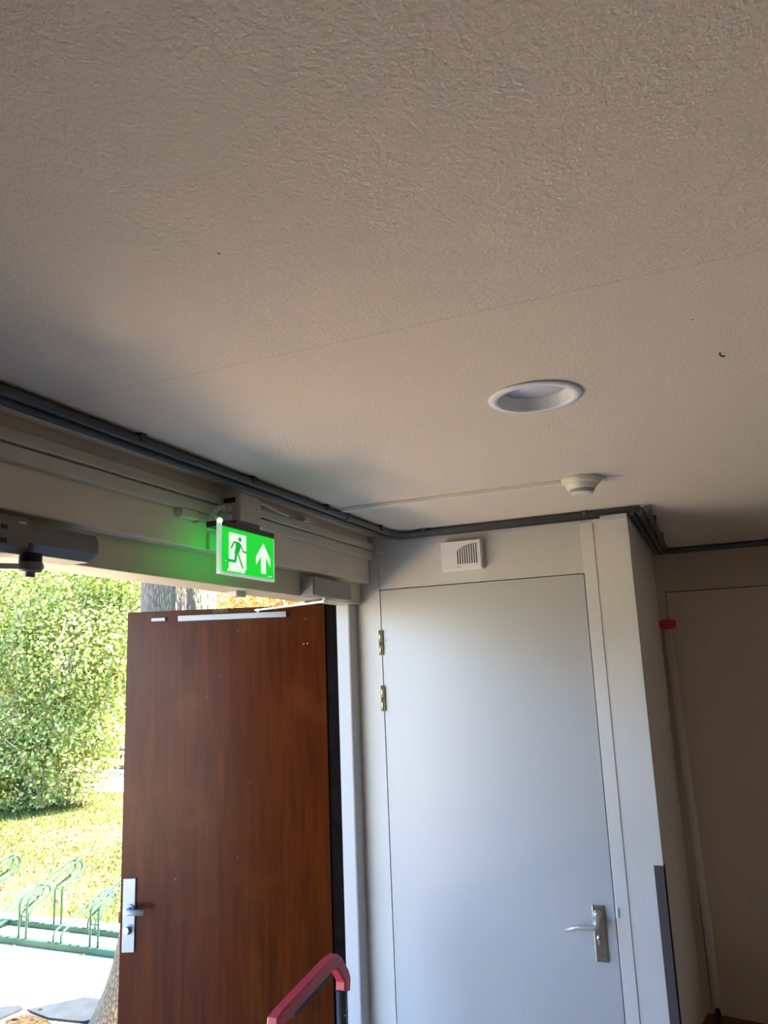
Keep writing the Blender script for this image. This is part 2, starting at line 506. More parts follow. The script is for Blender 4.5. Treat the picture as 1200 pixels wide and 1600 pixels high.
add_box(bm, -0.4255, -0.4165, yy-0.0022, yy+0.001, 0.988, 1.003, 0.001)
obj('key_cylinder', bm, CHROME, pl)
obj('key_slot', bx(-0.4222, -0.4198, yy-0.0036, yy-0.002, 1.002, 1.012), BLACK, pl)
for z in (0.949,):
    obj('screw', tube([(-0.413, yy-0.0015, z), (-0.413, yy, z)], 0.003, 10), ALU, pl)
obj('latch_catch', bx(-0.3655, -0.358, YB-0.008, YB-0.0025, 1.066, 1.098, 0.002), WPLAS, d1)

# corner guard on the pier
bm = bmesh.new()
add_box(bm, -0.2425, XP+0.0025, YB-0.0016, YB+0.001, 0.02, 1.222)
add_box(bm, XP-0.0005, XP+0.0025, YB-0.0016, YB+0.028, 0.02, 1.222)
tag(obj('corner_guard', bm, GUARD), 'dark grey metal corner guard on the white pier', 'corner guard')

# ------------------------------------------------------------------ brown wooden entrance door
HX, HY = -1.309, 2.55
ang = math.atan2(2.282-2.55, -1.99+1.309)      # direction hinge -> free edge
DW = 0.733
d2 = thing('door_2', 'open brown varnished wooden entrance door with aluminium fittings', 'door', (HX, HY, 0.0), ang, kind='structure')
# local: x along the leaf from hinge, +y is the room side face (toward viewer), leaf thickness below
# the leaf's viewer side is where the local y points toward the camera
side = 1.0 if (Vector((-math.sin(ang), math.cos(ang))).dot(Vector((0, -1))) > 0) else -1.0
T = 0.042
def D(x0, x1, d0, d1_, z0, z1, bev=0.0):
    """box on the door: d is the distance out of the room-side face"""
    a, b = sorted((side*d0, side*d1_))
    return bx(x0, x1, a, b, z0, z1, bev=bev)
leaf = obj('door_leaf', D(0.0, DW, -T, 0.0, 0.012, 2.078, 0.002), WOOD, d2, local=True)
rail = obj('closer_rail', D(0.14, 0.54, 0.0, 0.018, 2.036, 2.057, 0.0015), ALU, d2, local=True)
obj('rail_end_cap', D(0.1385, 0.1405, 0.002, 0.016, 2.038, 2.055, 0.0), BLACK, rail, local=True)
obj('rail_stop', D(0.588, 0.640, 0.0, 0.014, 2.040, 2.053, 0.002), ALU, d2, local=True)
lp = obj('lock_plate', D(0.679, 0.722, 0.0, 0.007, 0.922, 1.157, 0.0015), ALU, d2, local=True)
def Dt(pts, r, seg=12): return tube([(p[0], side*p[1], p[2]) for p in pts], r, seg)
obj('lever_handle', Dt(rounded([(0.696, 0.004, 1.059), (0.696, 0.042, 1.059), (0.690, 0.050, 1.059), (0.632, 0.050, 1.058)], 0.01), 0.0095, 14), ALU, lp, local=True)
obj('rose', Dt([(0.696, 0.004, 1.059), (0.696, 0.016, 1.059)], 0.016, 20), ALU, lp, local=True)
obj('turn_knob', Dt([(0.701, 0.004, 0.998), (0.701, 0.020, 0.998), (0.701, 0.0205, 0.998), (0.701, 0.034, 0.998)], [0.006, 0.006, 0.0105, 0.0105], 18), CHROME, lp, local=True)
obj('key_cylinder', Dt([(0.697, 0.004, 0.988), (0.697, 0.010, 0.988)], 0.009, 16), BLACK, lp, local=True)
for z in (1.143, 0.937):
    obj('screw', Dt([(0.700, 0.0055, z), (0.700, 0.0078, z)], 0.0032, 10), CHROME, lp, local=True)
obj('latch_bolt', D(DW-0.002, DW+0.010, -0.028, -0.012, 1.010, 1.045, 0.001), OLDIRON, d2, local=True)
for x, z in ((0.066, 1.937), (0.080, 1.936)):
    obj('screw', Dt([(x, -0.001, z), (x, 0.0012, z)], 0.0028, 8), ALU, d2, local=True)
for z in (1.93, 1.80, 0.30):
    h = obj('hinge', Dt([(-0.012, -0.012, z-0.05), (-0.012, -0.012, z+0.05)], 0.008, 12), OLDIRON, d2, local=True)
# closed fixings on the top edge
obj('edge_plate', D(0.36, 0.415, -0.004, 0.0008, 2.0625, 2.0775, 0.0), OLDIRON, d2, local=True)

# ------------------------------------------------------------------ door closer body with its arm
dc = thing('door_closer', 'grey door closer box with white arm above the brown door', 'door closer', (-1.16, 2.15, 2.07))
obj('closer_cover', bx(XH, -1.132, 2.139, 2.41, 2.070, 2.128, 0.002), GREYM, dc)
obj('end_cap', bx(XH, -1.1335, 2.132, 2.1385, 2.071, 2.127, 0.001), GREYM, dc)
def dpt(u, d, z):      # door point to world
    c, s = math.cos(ang), math.sin(ang)
    return (HX+u*c-side*d*s, HY+u*s+side*d*c, z)
bm = bmesh.new()
e0 = Vector(dpt(0.245, 0.010, 2.066)); e1 = Vector((-1.152, 2.245, 2.058))
dv = (e1-e0).normalized()
q = dv.to_track_quat('X', 'Z').to_matrix().to_4x4()
L = (e1-e0).length
add_box(bm, -0.012, L+0.008, -0.009, 0.009, -0.003, 0.003, 0.001, M=Matrix.Translation(e0) @ q)
obj('closer_arm', bm, mat('white_arm_enamel', (0.78, 0.78, 0.72), 0.35), dc)
obj('spindle', tube([(e1.x, e1.y, 2.054), (e1.x, e1.y, 2.071)], 0.007, 14), WPLAS, dc)
obj('slider_pin', tube([(e0.x, e0.y, 2.050), (e0.x, e0.y, 2.071)], 0.006, 12), WPLAS, dc)

# ------------------------------------------------------------------ automatic door operator at the left
op = thing('door_operator', 'dark grey swing door operator over the open doorway', 'door operator', (-1.13, 1.0, 2.06))
def oper(y0, y1, xf, zb, zt, ch):
    return prism([(XH, zt), (xf-ch*0.4, zt), (xf, zt-ch), (xf, zb+ch*1.4), (xf-ch*1.6, zb), (XH, zb)], 'Y', y0, y1)
bm = oper(0.995, 1.180, -1.100, 2.066, 2.118, 0.012)
bmesh.ops.bevel(bm, geom=[e for e in bm.edges if abs(e.verts[0].co.y-1.18) < 1e-4 and abs(e.verts[1].co.y-1.18) < 1e-4], offset=0.016, segments=4, profile=0.6, affect='EDGES')
obj('operator_cover', bm, mat('operator_grey', (0.15, 0.148, 0.15), 0.35), op)
bm = oper(0.62, 0.994, -1.092, 2.060, 2.124, 0.008)
cov = obj('operator_housing', bm, mat('operator_brown_grey', (0.17, 0.155, 0.13), 0.5), op)
for z in (2.078, 2.102):
    obj('slot', bx(-1.094, -1.0905, 0.935, 0.947, z-0.004, z+0.004), BLACK, cov)
obj('label_plate', bx(-1.0925, -1.0915, 0.972, 0.986, 2.1125, 2.1155), WPLAS, cov)
bm = bmesh.new()
add_lathe(bm, [(0.0, 2.022), (0.009, 2.022), (0.009, 2.031), (0.018, 2.031), (0.021, 2.036), (0.021, 2.048)], -1.105, 1.012, 28)
obj('spindle', bm, mat('spindle_grey', (0.20, 0.185, 0.165), 0.4, 0.3), op)
bm = bmesh.new()
add_lathe(bm, [(0.0, 2.0475), (0.0195, 2.0475), (0.0195, 2.064)], -1.105, 1.012, 28)
obj('spindle_collar', bm, BLACK, op)
bm = bmesh.new()
add_box(bm, -0.022, 0.40, -0.011, 0.011, -0.005, 0.005, 0.002, M=Matrix.Translation((-1.105, 1.012, 2.040)) @ Matrix.Rotation(math.radians(-128), 4, 'Z'))
obj('operator_arm', bm, mat('arm_grey', (0.62, 0.59, 0.55), 0.45, 0.1), op)

# ------------------------------------------------------------------ exit sign
GREEN = mat('lit_green_panel', (0.0, 0.35, 0.06), 0.3, emit=(0.0, 0.21, 0.0075), estr=1.0)
LITW = mat('lit_white_pictogram', (0.8, 0.85, 0.8), 0.3, emit=(0.225, 0.262, 0.225), estr=1.0)
GRN2 = mat('lit_green_figure', (0.0, 0.30, 0.06), 0.3, emit=(0.0, 0.117, 0.0125), estr=1.0)
GREENB = mat('lit_green_rear', (0.0, 0.35, 0.06), 0.3, emit=(0.01, 0.38, 0.025), estr=1.0)
ACRYL = bpy.data.materials.new('clear_acrylic'); ACRYL.use_nodes = True
_b = ACRYL.node_tree.nodes['Principled BSDF']
_b.inputs['Base Color'].default_value = (0.9, 0.97, 0.95, 1); _b.inputs['Roughness'].default_value = 0.08
_b.inputs['Transmission Weight'].default_value = 0.45; _b.inputs['IOR'].default_value = 1.45; _b.inputs['Emission Color'].default_value = (0.16, 0.22, 0.20, 1); _b.inputs['Emission Strength'].default_value = 0.2   # edge-lit
SX, SY0, SY1, SZ0, SZ1 = -1.048, 1.513, 1.754, 2.076, 2.187
sign = thing('exit_sign', 'lit green exit sign with running figure and upward arrow', 'exit sign', (SX-0.006, (SY0+SY1)/2, SZ0))
obj('rear_panel', bx(SX-0.0095, SX-0.0081, SY0+0.004, SY1, SZ0+0.002, SZ1), GREENB, sign)
obj('sign_panel', bx(SX-0.008, SX, SY0+0.004, SY1, SZ0+0.002, SZ1), GREEN, sign)
bm = bmesh.new()
add_box(bm, SX-0.010, SX+0.0012, SY0-0.004, SY0+0.0038, SZ0-0.002, SZ1+0.008, 0.001)
add_box(bm, SX-0.010, SX+0.0012, SY0-0.004, SY1+0.002, SZ0-0.004, SZ0+0.0018, 0.001)
add_box(bm, SX-0.010, SX+0.0012, SY1+0.0002, SY1+0.0025, SZ0-0.004, SZ1+0.008, 0.0005)
obj('acrylic_edge', bm, ACRYL, sign)
obj('sign_housing', bx(SX-0.045, SX+0.003, SY0+0.004, SY1+0.001, SZ1+0.0005, SZ1+0.0145, 0.001), mat('sign_dark_housing', (0.045, 0.035, 0.033), 0.45), sign)
bm = bmesh.new()
bmesh.ops.create_uvsphere(bm, u_segments=14, v_segments=10, radius=0.0075, matrix=Matrix.Translation((SX-0.003, SY0+0.0, SZ1+0.012)))
for f in bm.faces: f.smooth = True
obj('corner_stud', bm, mat('edge_lit_stud', (0.92, 0.93, 0.92), 0.15, emit=(0.25, 0.27, 0.25)), sign)
# pictogram : u (0..1 left to right), v (0..1 top to bottom) on the panel face
PY0, PY1, PZ0, PZ1 = SY0+0.004, SY1, SZ0+0.002, SZ1
def flat(polys, lift):
    bm = bmesh.new()
    for poly in polys:
        vs = [bm.verts.new((SX+lift, PY0+u*(PY1-PY0), PZ1-v*(PZ1-PZ0))) for u, v in poly]
        vb = [bm.verts.new((SX-0.0005, v.co.y, v.co.z)) for v in vs]
        try:
            bm.faces.new(vs)
            n = len(vs)
            for i in range(n): bm.faces.new((vs[i], vs[(i+1) % n], vb[(i+1) % n], vb[i]))
        except ValueError: pass
    return bm
white = [[(0.125, 0.10), (0.445, 0.10), (0.445, 0.88), (0.40, 0.93), (0.36, 0.93), (0.125, 0.93)],
         [(0.06, 0.76), (0.10, 0.70), (0.125, 0.70), (0.125, 0.765)],
         [(0.09, 0.965), (0.125, 0.90), (0.13, 0.965)], [(0.125, 0.93), (0.335, 0.93), (0.315, 0.965), (0.125, 0.965)],
         [(0.355, 0.93), (0.43, 0.925), (0.40, 0.975), (0.33, 0.975)]]
obj('doorway_pictogram', flat(white, 0.0003), LITW, sign)
def limb(pts, w):
    out = []
    for (a, b), ww in zip(zip(pts, pts[1:]), w):
        dx, dy = (b[0]-a[0])*2.28, b[1]-a[1]
        l = math.hypot(dx, dy)
        nx, ny = -dy/l*ww/2.28, dx/l*ww
        ex, ey = dx/l*ww*0.4/2.28, dy/l*ww*0.4
        out.append([(a[0]-ex+nx, a[1]-ey+ny), (b[0]+ex+nx, b[1]+ey+ny), (b[0]+ex-nx, b[1]+ey-ny), (a[0]-ex-nx, a[1]-ey-ny)])
    return out
man = [[(0.325+0.030*math.cos(t*PI/8), 0.215+0.052*math.sin(t*PI/8)) for t in range(16)]]
man += [[(0.20, 0.305), (0.225, 0.28), (0.315, 0.285), (0.345, 0.33), (0.335, 0.42), (0.30, 0.55), (0.215, 0.56), (0.245, 0.43), (0.245, 0.33)]]
man += limb([(0.215, 0.305), (0.165, 0.45)], [0.024])
man += limb([(0.335, 0.33), (0.385, 0.475), (0.445, 0.49)], [0.020, 0.022])
man += limb([(0.26, 0.52), (0.235, 0.735), (0.085, 0.735)], [0.045, 0.032])
man += limb([(0.285, 0.53), (0.375, 0.86)], [0.028])
obj('running_figure', flat(man, 0.0006), GRN2, sign)
arrow = [[(0.785, 0.175), (0.925, 0.52), (0.925, 0.72), (0.835, 0.50), (0.835, 0.90), (0.735, 0.90), (0.735, 0.50), (0.635, 0.72), (0.635, 0.52)]]
bmA = flat([arrow[0]], 0.0003)
obj('arrow', bmA, LITW, sign)
obj('maker_mark', flat([[(0.875+i*0.013, 0.93), (0.884+i*0.013, 0.93), (0.884+i*0.013, 0.952), (0.875+i*0.013, 0.952)] for i in range(7)], 0.0003), LITW, sign)

# ------------------------------------------------------------------ junction box and trunking on the beam
jbx = thing('junction_box', 'cream junction box behind and above the exit sign', 'junction box', (-1.09, 1.665, 2.215))
bxm = mat('speckled_cream_box', (0.60, 0.55, 0.46), 0.5)
obj('box_body', bx(-1.118, -1.060, 1.616, 1.714, 2.216, 2.292, 0.004), bxm, jbx)
for y, z in ((1.668, 2.277), (1.690, 2.256), (1.640, 2.240), (1.700, 2.232), (1.675, 2.246), (1.632, 2.262)):
    obj('screw_hole', tube([(-1.0605, y, z), (-1.0592, y, z)], 0.0016, 8), BLACK, jbx)
obj('cable_gland', tube([(-1.095, 1.598, 2.250), (-1.095, 1.617, 2.250)], 0.012, 16), TRUNK, jbx)
obj('gland_recess', bx(-1.110, -1.075, 1.614, 1.6165, 2.266, 2.278), BLACK, jbx)
obj('box_bracket', bx(-1.112, -1.085, 1.600, 1.618, 2.219, 2.236, 0.002), TRUNK, jbx)
obj('mounting_bracket', bx(-1.105, -1.062, 1.60, 1.71, 2.2025, 2.2165, 0.002), DARKM, jbx)
tag(obj('flexible_conduit', tube(rounded([(-1.096, 1.597, 2.250), (-1.098, 1.572, 2.246), (-1.106, 1.556, 2.222), (-1.116, 1.568, 2.192)], 0.022), 0.0070, 12), HOSE), 'short curved white cable from the junction box down the beam', 'cable')
tr = thing('cable_trunking', 'two-tier cream cable trunking running along the beam', 'trunking', (XB, 0, 2.22))
obj('upper_trunk', bx(XB, -1.121, -2.5, YB-0.002, 2.2655, 2.290, 0.002), TRUNK, tr)
obj('lower_trunk', bx(XB, -1.126, -2.5, YB-0.002, 2.232, 2.2625, 0.003), TRUNK, tr)
obj('outlet_block', bx(XB, -1.123, 1.465, 1.532, 2.211, 2.2315, 0.002), TRUNK, tr)
obj('outlet_block', bx(XB, -1.126, 1.534, 1.60, 2.205, 2.2315, 0.002), TRUNK, tr)
obj('vertical_trunk', bx(XB, -1.136, 1.592, 1.632, 2.146, 2.190, 0.002), TRUNK, tr)
obj('cover_strip', bx(-1.1215, -1.113, 1.744, 1.99, 2.263, 2.284, 0.002), TRUNK, tr)
obj('corner_clip', bx(XB, -1.110, 2.05, 2.085, 2.2895, 2.306, 0.002), TRUNK, tr)
tag(obj('thin_cable', tube(rounded([(-1.095, 1.715, 2.286), (-1.099, 1.80, 2.296), (-1.107, 1.87, 2.290), (-1.114, 1.95, 2.290)], 0.05), 0.0035, 8), HOSE), 'thin white cable running right from the junction box', 'cable')
tag(obj('cable_end', tube(rounded([(-1.12, 2.585, 2.262), (-1.10, 2.592, 2.260), (-1.078, 2.592, 2.250)], 0.01), 0.004, 8), TRUNK), 'short cable stub at the corner end of the trunking', 'cable')
tag(obj('screw', tube([(XB+0.0, 1.83, 2.190), (XB+0.006, 1.83, 2.190)], 0.002, 6), BLACK), 'small dark screw in the beam right of the exit sign', 'screw')
tag(obj('door_stop_block', bx(-1.258, -1.228, 1.850, 1.900, 2.054, 2.0705, 0.002), TRUNK), 'small cream block under the door head below the exit sign', 'block')

# ------------------------------------------------------------------ grey conduits
rp = 0.0098
def conduit(name, pts, label, r=rp, rad=0.03):
    return tag(obj(name, tube(rounded(pts, rad, 6), r, 14), PIPE), label, 'conduit')
zc1, zc2 = ZCEIL-0.0125, ZCEIL-0.0175
XC1, XC2 = -1.018, -1.045
yb1, yb2 = 2.560, 2.583
conduit('conduit', [(XC1, -2.5, zc1), (XC1, 2.50, zc1), (-0.99, yb1, zc1), (XP+0.045, yb1, zc1)],
        'dark grey conduit nearer the room, along beam and closet')
conduit('conduit', [(XC2, -2.5, zc2), (XC2, 2.53, zc2), (-1.01, yb2, zc2), (-0.30, yb2, zc2)],
        'second dark grey conduit tucked behind the first along the beam')
conduit('conduit', [(XP+0.014, 2.60, zc1-0.002), (XP+0.018, 3.70, zc1-0.002), (XP+0.05, 3.728, zc1-0.002), (XR-0.02, 3.728, zc1-0.002)],
        'dark conduit hugging the closet side into the alcove', r=0.0105)
conduit('conduit', [(XP+0.040, 2.60, zc1), (XP+0.040, 3.66, zc1), (XP+0.075, 3.703, zc1), (XR-0.02, 3.703, zc1)],
        'dark conduit one step out from the closet side in the alcove', r=0.0105)
conduit('conduit', [(XP+0.0655, 2.572, zc1+0.001), (XP+0.0655, 2.62, zc1+0.001), (XP+0.0655, 3.62, zc1+0.001)],
        'outermost dark conduit bending round the closet corner', r=0.0085)
obj_sleeve = tag(obj('conduit_sleeve', tube([(XC1, 2.13, zc1), (XC1, 2.17, zc1)], 0.0115, 14), PIPE), 'short grey sleeve joining the conduit near the corner', 'conduit sleeve')
clip_lab = ['grey conduit clip nearest the open doorway', 'grey conduit clip above the exit sign', 'grey conduit clip by the ceiling trunking end', 'grey conduit clip next to the room corner',
            'grey conduit clip first on the closet run', 'grey conduit clip over the white door lock side', 'dark conduit clip first along the alcove run', 'dark conduit clip second along the alcove run']
def clip_y(x, y, lab):
    bm = bmesh.new()
    add_box(bm, x-0.013, x+0.014, y-0.009, y+0.009, ZCEIL-0.006, ZCEIL-0.0002, 0.001)
    add_box(bm, x+0.0085, x+0.013, y-0.006, y+0.006, zc1-0.006, ZCEIL-0.004, 0.001)
    add_box(bm, x-0.013, x-0.0088, y-0.006, y+0.006, zc1-0.006, ZCEIL-0.004, 0.001)
    return tag(obj('conduit_clip', bm, mat('clip_dark', (0.04, 0.042, 0.045), 0.5)), lab, 'clip', 'conduit clips on the ceiling')
def clip_x(x, y, lab):
    bm = bmesh.new()
    add_box(bm, x-0.009, x+0.009, y-0.014, y+0.013, ZCEIL-0.006, ZCEIL-0.0002, 0.001)
    add_box(bm, x-0.006, x+0.006, y-0.013, y-0.0085, zc1-0.007, ZCEIL-0.004, 0.001)
    return tag(obj('conduit_clip', bm, PIPE), lab, 'clip', 'conduit clips on the ceiling')
for y, lab in zip((1.185, 1.597, 1.997, 2.40), clip_lab): clip_y(XC1, y, lab)
for x, lab in zip((-0.905, -0.345), clip_lab[4:6]): clip_x(x, yb1, lab)
for y, lab in zip((2.80, 3.22), clip_lab[6:8]): clip_y(XP+0.066, y, lab)
# ceiling trunking to the detector
tag(obj('ceiling_trunking', bx(-0.995, -0.332, 2.064, 2.082, ZCEIL-0.012, ZCEIL-0.0002, 0.0015), IVORY), 'slim white trunking crossing the ceiling to the smoke detector', 'trunking')

bm = bmesh.new()
add_tube(bm, rounded([(0.063, 1.304, ZCEIL), (0.063, 1.304, ZCEIL-0.006), (0.070, 1.306, ZCEIL-0.007)], 0.003), 0.0013, 6)
tag(obj('nail', bm, OLDIRON), 'tiny bent nail stuck in the ceiling right of the downlight', 'nail')

# ------------------------------------------------------------------ smoke detector
sx, sy = -0.281, 2.080
sd = thing('smoke_detector', 'cream smoke detector on the ceiling above the white door', 'smoke detector', (sx, sy, ZCEIL))
obj('detector_base', lathe([(0.0, ZCEIL), (0.0525, ZCEIL-0.0002), (0.0535, ZCEIL-0.003), (0.0515, ZCEIL-0.014), (0.0485, ZCEIL-0.0165), (0.040, ZCEIL-0.0175)], sx, sy), IVORY, sd)
obj('detector_body', lathe([(0.0425, ZCEIL-0.0165), (0.0405, ZCEIL-0.024), (0.0355, ZCEIL-0.0315), (0.033, ZCEIL-0.0325)], sx, sy), IVORY, sd)
bm = bmesh.new()
add_lathe(bm, [(0.0325, ZCEIL-0.031), (0.031, ZCEIL-0.040)], sx, sy)
obj('smoke_chamber', bm, BLACK, sd)
obj('detector_ring', lathe([(0.0318, ZCEIL-0.0345), (0.0340, ZCEIL-0.0348), (0.0332, ZCEIL-0.0368), (0.031, ZCEIL-0.0368)], sx, sy), IVORY, sd)
obj('detector_cap', lathe([(0.0318, ZCEIL-0.0388), (0.0325, ZCEIL-0.0392), (0.0300, ZCEIL-0.0425), (0.022, ZCEIL-0.0445), (0.0, ZCEIL-0.0448)], sx, sy), IVORY, sd)

# ------------------------------------------------------------------ recessed downlight (switched off)
lx, ly = -0.253, 1.365
dl = thing('downlight', 'round white recessed downlight in the ceiling, switched off', 'light', (lx, ly, ZCEIL))
LRING = mat('downlight_white', (0.84, 0.84, 0.84), 0.35)
obj('trim_ring', lathe([(0.0845, ZCEIL-0.0002), (0.086, ZCEIL-0.002), (0.084, ZCEIL-0.0042), (0.0705, ZCEIL-0.0052), (0.0685, ZCEIL-0.003), (0.0690, ZCEIL+0.002)], lx, ly, 64), LRING, dl)
obj('reflector', lathe([(0.0700, ZCEIL-0.003), (0.0675, ZCEIL+0.008), (0.0630, ZCEIL+0.022)], lx, ly, 64), mat('downlight_reflector', (0.82, 0.81, 0.79), 0.3, 0.0), dl)
obj('diffuser', lathe([(0.0, ZCEIL+0.020), (0.064, ZCEIL+0.020), (0.064, ZCEIL+0.026), (0.0, ZCEIL+0.026)], lx, ly, 64), mat('downlight_diffuser', (0.74, 0.74, 0.80), 0.5), dl)

# ------------------------------------------------------------------ alarm sounder on the closet front
so = thing('alarm_sounder', 'white slotted sounder box above the white closet door', 'sounder', (-0.78, YB, 2.163))
x0, x1, z0, z1 = -0.853, -0.7065, 2.163, 2.266
yf, yk = YB-0.032, YB+0.003
bm = bmesh.new()
add_box(bm, x0, x1, yf+0.006, yk, z0, z1, 0.003)
obj('sounder_body', bm, WPLAS, so)
bm = bmesh.new()
gx0, pitch, sw = -0.793, 0.00845, 0.0046
add_box(bm, x0+0.002, gx0, yf, yf+0.008, z0+0.002, z1-0.002)
nsl = 9
gx1 = gx0 + nsl*pitch
zl = z0+0.020
for i in range(nsl):
    a = gx0+i*pitch
    t = (i+1)/nsl
    zt = zl + 0.034 + 0.040*math.sqrt(1-(1-t)**2) - 0.004
    add_box(bm, a, a+sw, yf, yf+0.008, z0+0.002, zl)
    add_box(bm, a, a+sw, yf, yf+0.008, zt, z1-0.002)
    add_box(bm, a+sw, a+pitch, yf, yf+0.008, z0+0.002, z1-0.002)
add_box(bm, gx1, x1-0.002, yf, yf+0.008, z0+0.002, z1-0.002)
obj('sounder_cover', bm, WPLAS, so)
obj('grille_backing', bx(gx0, gx1, yf+0.0052, yf+0.0058, zl-0.002, zl+0.078), mat('grille_dark', (0.10, 0.095, 0.085), 0.7), so)
obj('fixing_notch', bx(-0.792, -0.782, yf-0.0004, yf+0.001, z0+0.008, z0+0.0105), mat('notch_grey', (0.35, 0.34, 0.31), 0.6), so)

# ------------------------------------------------------------------ pole with a red cap in the alcove
po = thing('pole', 'tall off-white pole with red cap leaning in the alcove', 'pole', (-0.135, 3.61, 0.0))
p_top, p_bot = Vector((-0.183, 3.715, 1.978)), Vector((-0.135, 3.60, 0.0))
obj('shaft', tube([p_bot, p_bot.lerp(p_top, 0.5), p_top], 0.0165, 18), CARDW, po)
bm = bmesh.new()
dv = (p_top-p_bot).normalized()
q = dv.to_track_quat('Z', 'Y').to_matrix().to_4x4()
add_box(bm, -0.036, 0.036, -0.020, 0.020, -0.014, 0.018, 0.010, 3, M=Matrix.Translation(p_top) @ q)
add_tube(bm, [p_top-dv*0.022, p_top-dv*0.005], 0.021, 16)
obj('cap', bm, REDC, po)

# ------------------------------------------------------------------ dark red box at the foot of the pole, with a black knob
cr = thing('storage_crate', 'dark red crate with black knob at the foot of the pole', 'crate', (-0.06, 3.33, 0.0))
M = Matrix.Translation((-0.06, 3.36, 0)) @ Matrix.Rotation(math.radians(-10), 4, 'Z')
bm = bmesh.new()
add_box(bm, -0.14, 0.20, -0.14, 0.12, 0.0, 0.445, 0.012, M=M)
obj('crate_body', bm, DRED, cr)
bm = bmesh.new()
add_box(bm, -0.15, 0.21, -0.15, 0.13, 0.445, 0.482, 0.008, M=M)
lid = obj('crate_lid', bm, DRED, cr)
kx = M @ Vector((-0.095, 0.06, 0))
obj('knob', lathe([(0.012, 0.480), (0.009, 0.496), (0.012, 0.508), (0.009, 0.524), (0.0, 0.531)], kx.x, kx.y, 20), BLACK, lid)

# ------------------------------------------------------------------ folding hand truck with a red handle
ht = thing('hand_truck', 'folding hand truck with red handle before the wooden door', 'hand truck', (-1.10, 2.13, 0.0))
# handle : a closed-looking loop, its grip bar rising toward the far end
P = lambda y, z, x=-1.10: Vector((x, y, z))
def sweep_box(bm, pts, s, w, hs):
    rings = []
    n = len(pts)
    for i in range(n):
        t = (pts[min(n-1, i+1)]-pts[max(0, i-1)]).normalized()
        u_ = t.cross(s)
        k = 1.0
        if 0 < i < n-1:
            c_ = (pts[i]-pts[i-1]).normalized().dot((pts[i+1]-pts[i]).normalized())
            k = 1/max(0.75, math.sqrt((1+c_)/2))
        c = 0.3
        prof = [(-1, -1+c), (-1+c, -1), (1-c, -1), (1, -1+c), (1, 1-c), (1-c, 1), (-1+c, 1), (-1, 1-c)]
        rings.append([bm.verts.new(pts[i] + s*a_*w/2 + u_*b_*hs*k/2) for a_, b_ in prof])
    m = len(rings[0])
    for a_, b_ in zip(rings, rings[1:]):
        for k in range(m): bm.faces.new((a_[k], a_[(k+1) % m], b_[(k+1) % m], b_[k]))
    bm.faces.new(rings[0]); bm.faces.new(rings[-1][::-1])
XV = Vector((1, 0, 0))
bm = bmesh.new()
sweep_box(bm, [P(1.865, 0.885), P(1.845, 0.945), P(1.822, 0.978), P(1.824, 0.994), P(1.845, 1.000), P(2.105, 1.029), P(2.140, 1.027), P(2.160, 1.012), P(2.196, 0.974), P(2.204, 0.958), P(2.200, 0.930)], XV, 0.034, 0.036)
obj('handle', bm, RED, ht)
bm = bmesh.new()
sweep_box(bm, [P(1.90, 0.984), P(2.10, 1.006)], XV, 0.026, 0.022)
obj('grip_pad', bm, BLACK, ht)
obj('upright', tube([P(2.186, 0.10), P(2.186, 0.936)], 0.0135, 14), BLACK, ht)
obj('upright', tube([P(1.868, 0.10), P(1.868, 0.890)], 0.0135, 14), BLACK, ht)
obj('slide_tube', tube([P(2.204, 0.10, -1.094), P(2.204, 0.935, -1.094)], 0.0055, 12), ALU, ht)
obj('slide_tube', tube([P(1.850, 0.10, -1.094), P(1.850, 0.890, -1.094)], 0.0055, 12), ALU, ht)
obj('rail_edge', tube([P(2.214, 0.10, -1.098), P(2.214, 0.932, -1.098)], 0.005, 10), BLACK, ht)
obj('red_tab', bx(-1.0885, -1.085, 2.178, 2.190, 0.872, 0.8745), RED, ht)
obj('cross_brace', bx(-1.112, -1.088, 1.868, 2.186, 0.40, 0.43, 0.004), BLACK, ht)
obj('toe_plate', bx(-1.12, -0.86, 1.79, 2.20, 0.004, 0.016, 0.003), ALU, ht)
for y in (1.77, 2.215):
    bm = bmesh.new()
    Mx = Matrix.Translation((-1.115, y, 0.082)) @ Matrix.Rotation(PI/2, 4, 'X')
    add_lathe(bm, [(0.0, -0.014), (0.07, -0.014), (0.08, -0.008), (0.08, 0.008), (0.07, 0.014), (0.0, 0.014)], 0, 0, 28, M=Mx)
    obj('wheel', bm, BLACK, ht)

# ------------------------------------------------------------------ outdoors
PAVE = mat('pale_paving_stone', (0.64, 0.495, 0.34), 0.85, bump=0.3, bscale=60, var=0.12, vscale=6)
PAVE2 = mat('grey_paving_stone', (0.40, 0.40, 0.39), 0.85, bump=0.3, bscale=60, var=0.12, vscale=6)
LEAFSOIL = mat('brown_leaf_mould', (0.028, 0.020, 0.011), 0.95, spec=0.02, bump=0.8, bscale=60, var=0.6, vscale=40, bdist=0.01)
SHADE_STONE = mat('shade_dark_stone', (0.020, 0.024, 0.029), 0.9, spec=0.02, bump=0.3, bscale=50, var=0.15, vscale=8)  # stone darkened to carry the shade lying on the paving
SOIL = mat('sandy_soil', (0.30, 0.25, 0.17), 0.95, bump=0.5, bscale=20, var=0.3, vscale=5, bdist=0.01)
LAWN = mat('lawn_soil', (0.070, 0.060, 0.026), 0.95, spec=0.02, bump=0.5, bscale=30, var=0.3, vscale=2.5, bdist=0.01)
struct('ground', bx(-40, XO-0.0, -25, 40, -0.30, -0.035), SOIL, 'sandy ground outside the entrance', 'ground')
struct('lawn', bx(-16, -1.9, 5.12, 17, -0.2, -0.02), LAWN, 'sunny grass strip in front of the tall shrub', 'lawn')
struct('pavement_apron', bx(-4.3, XO-0.002, -7.0, 0.19, -0.034, -0.001), PAVE, 'plain pale paving running along the building front', 'pavement')
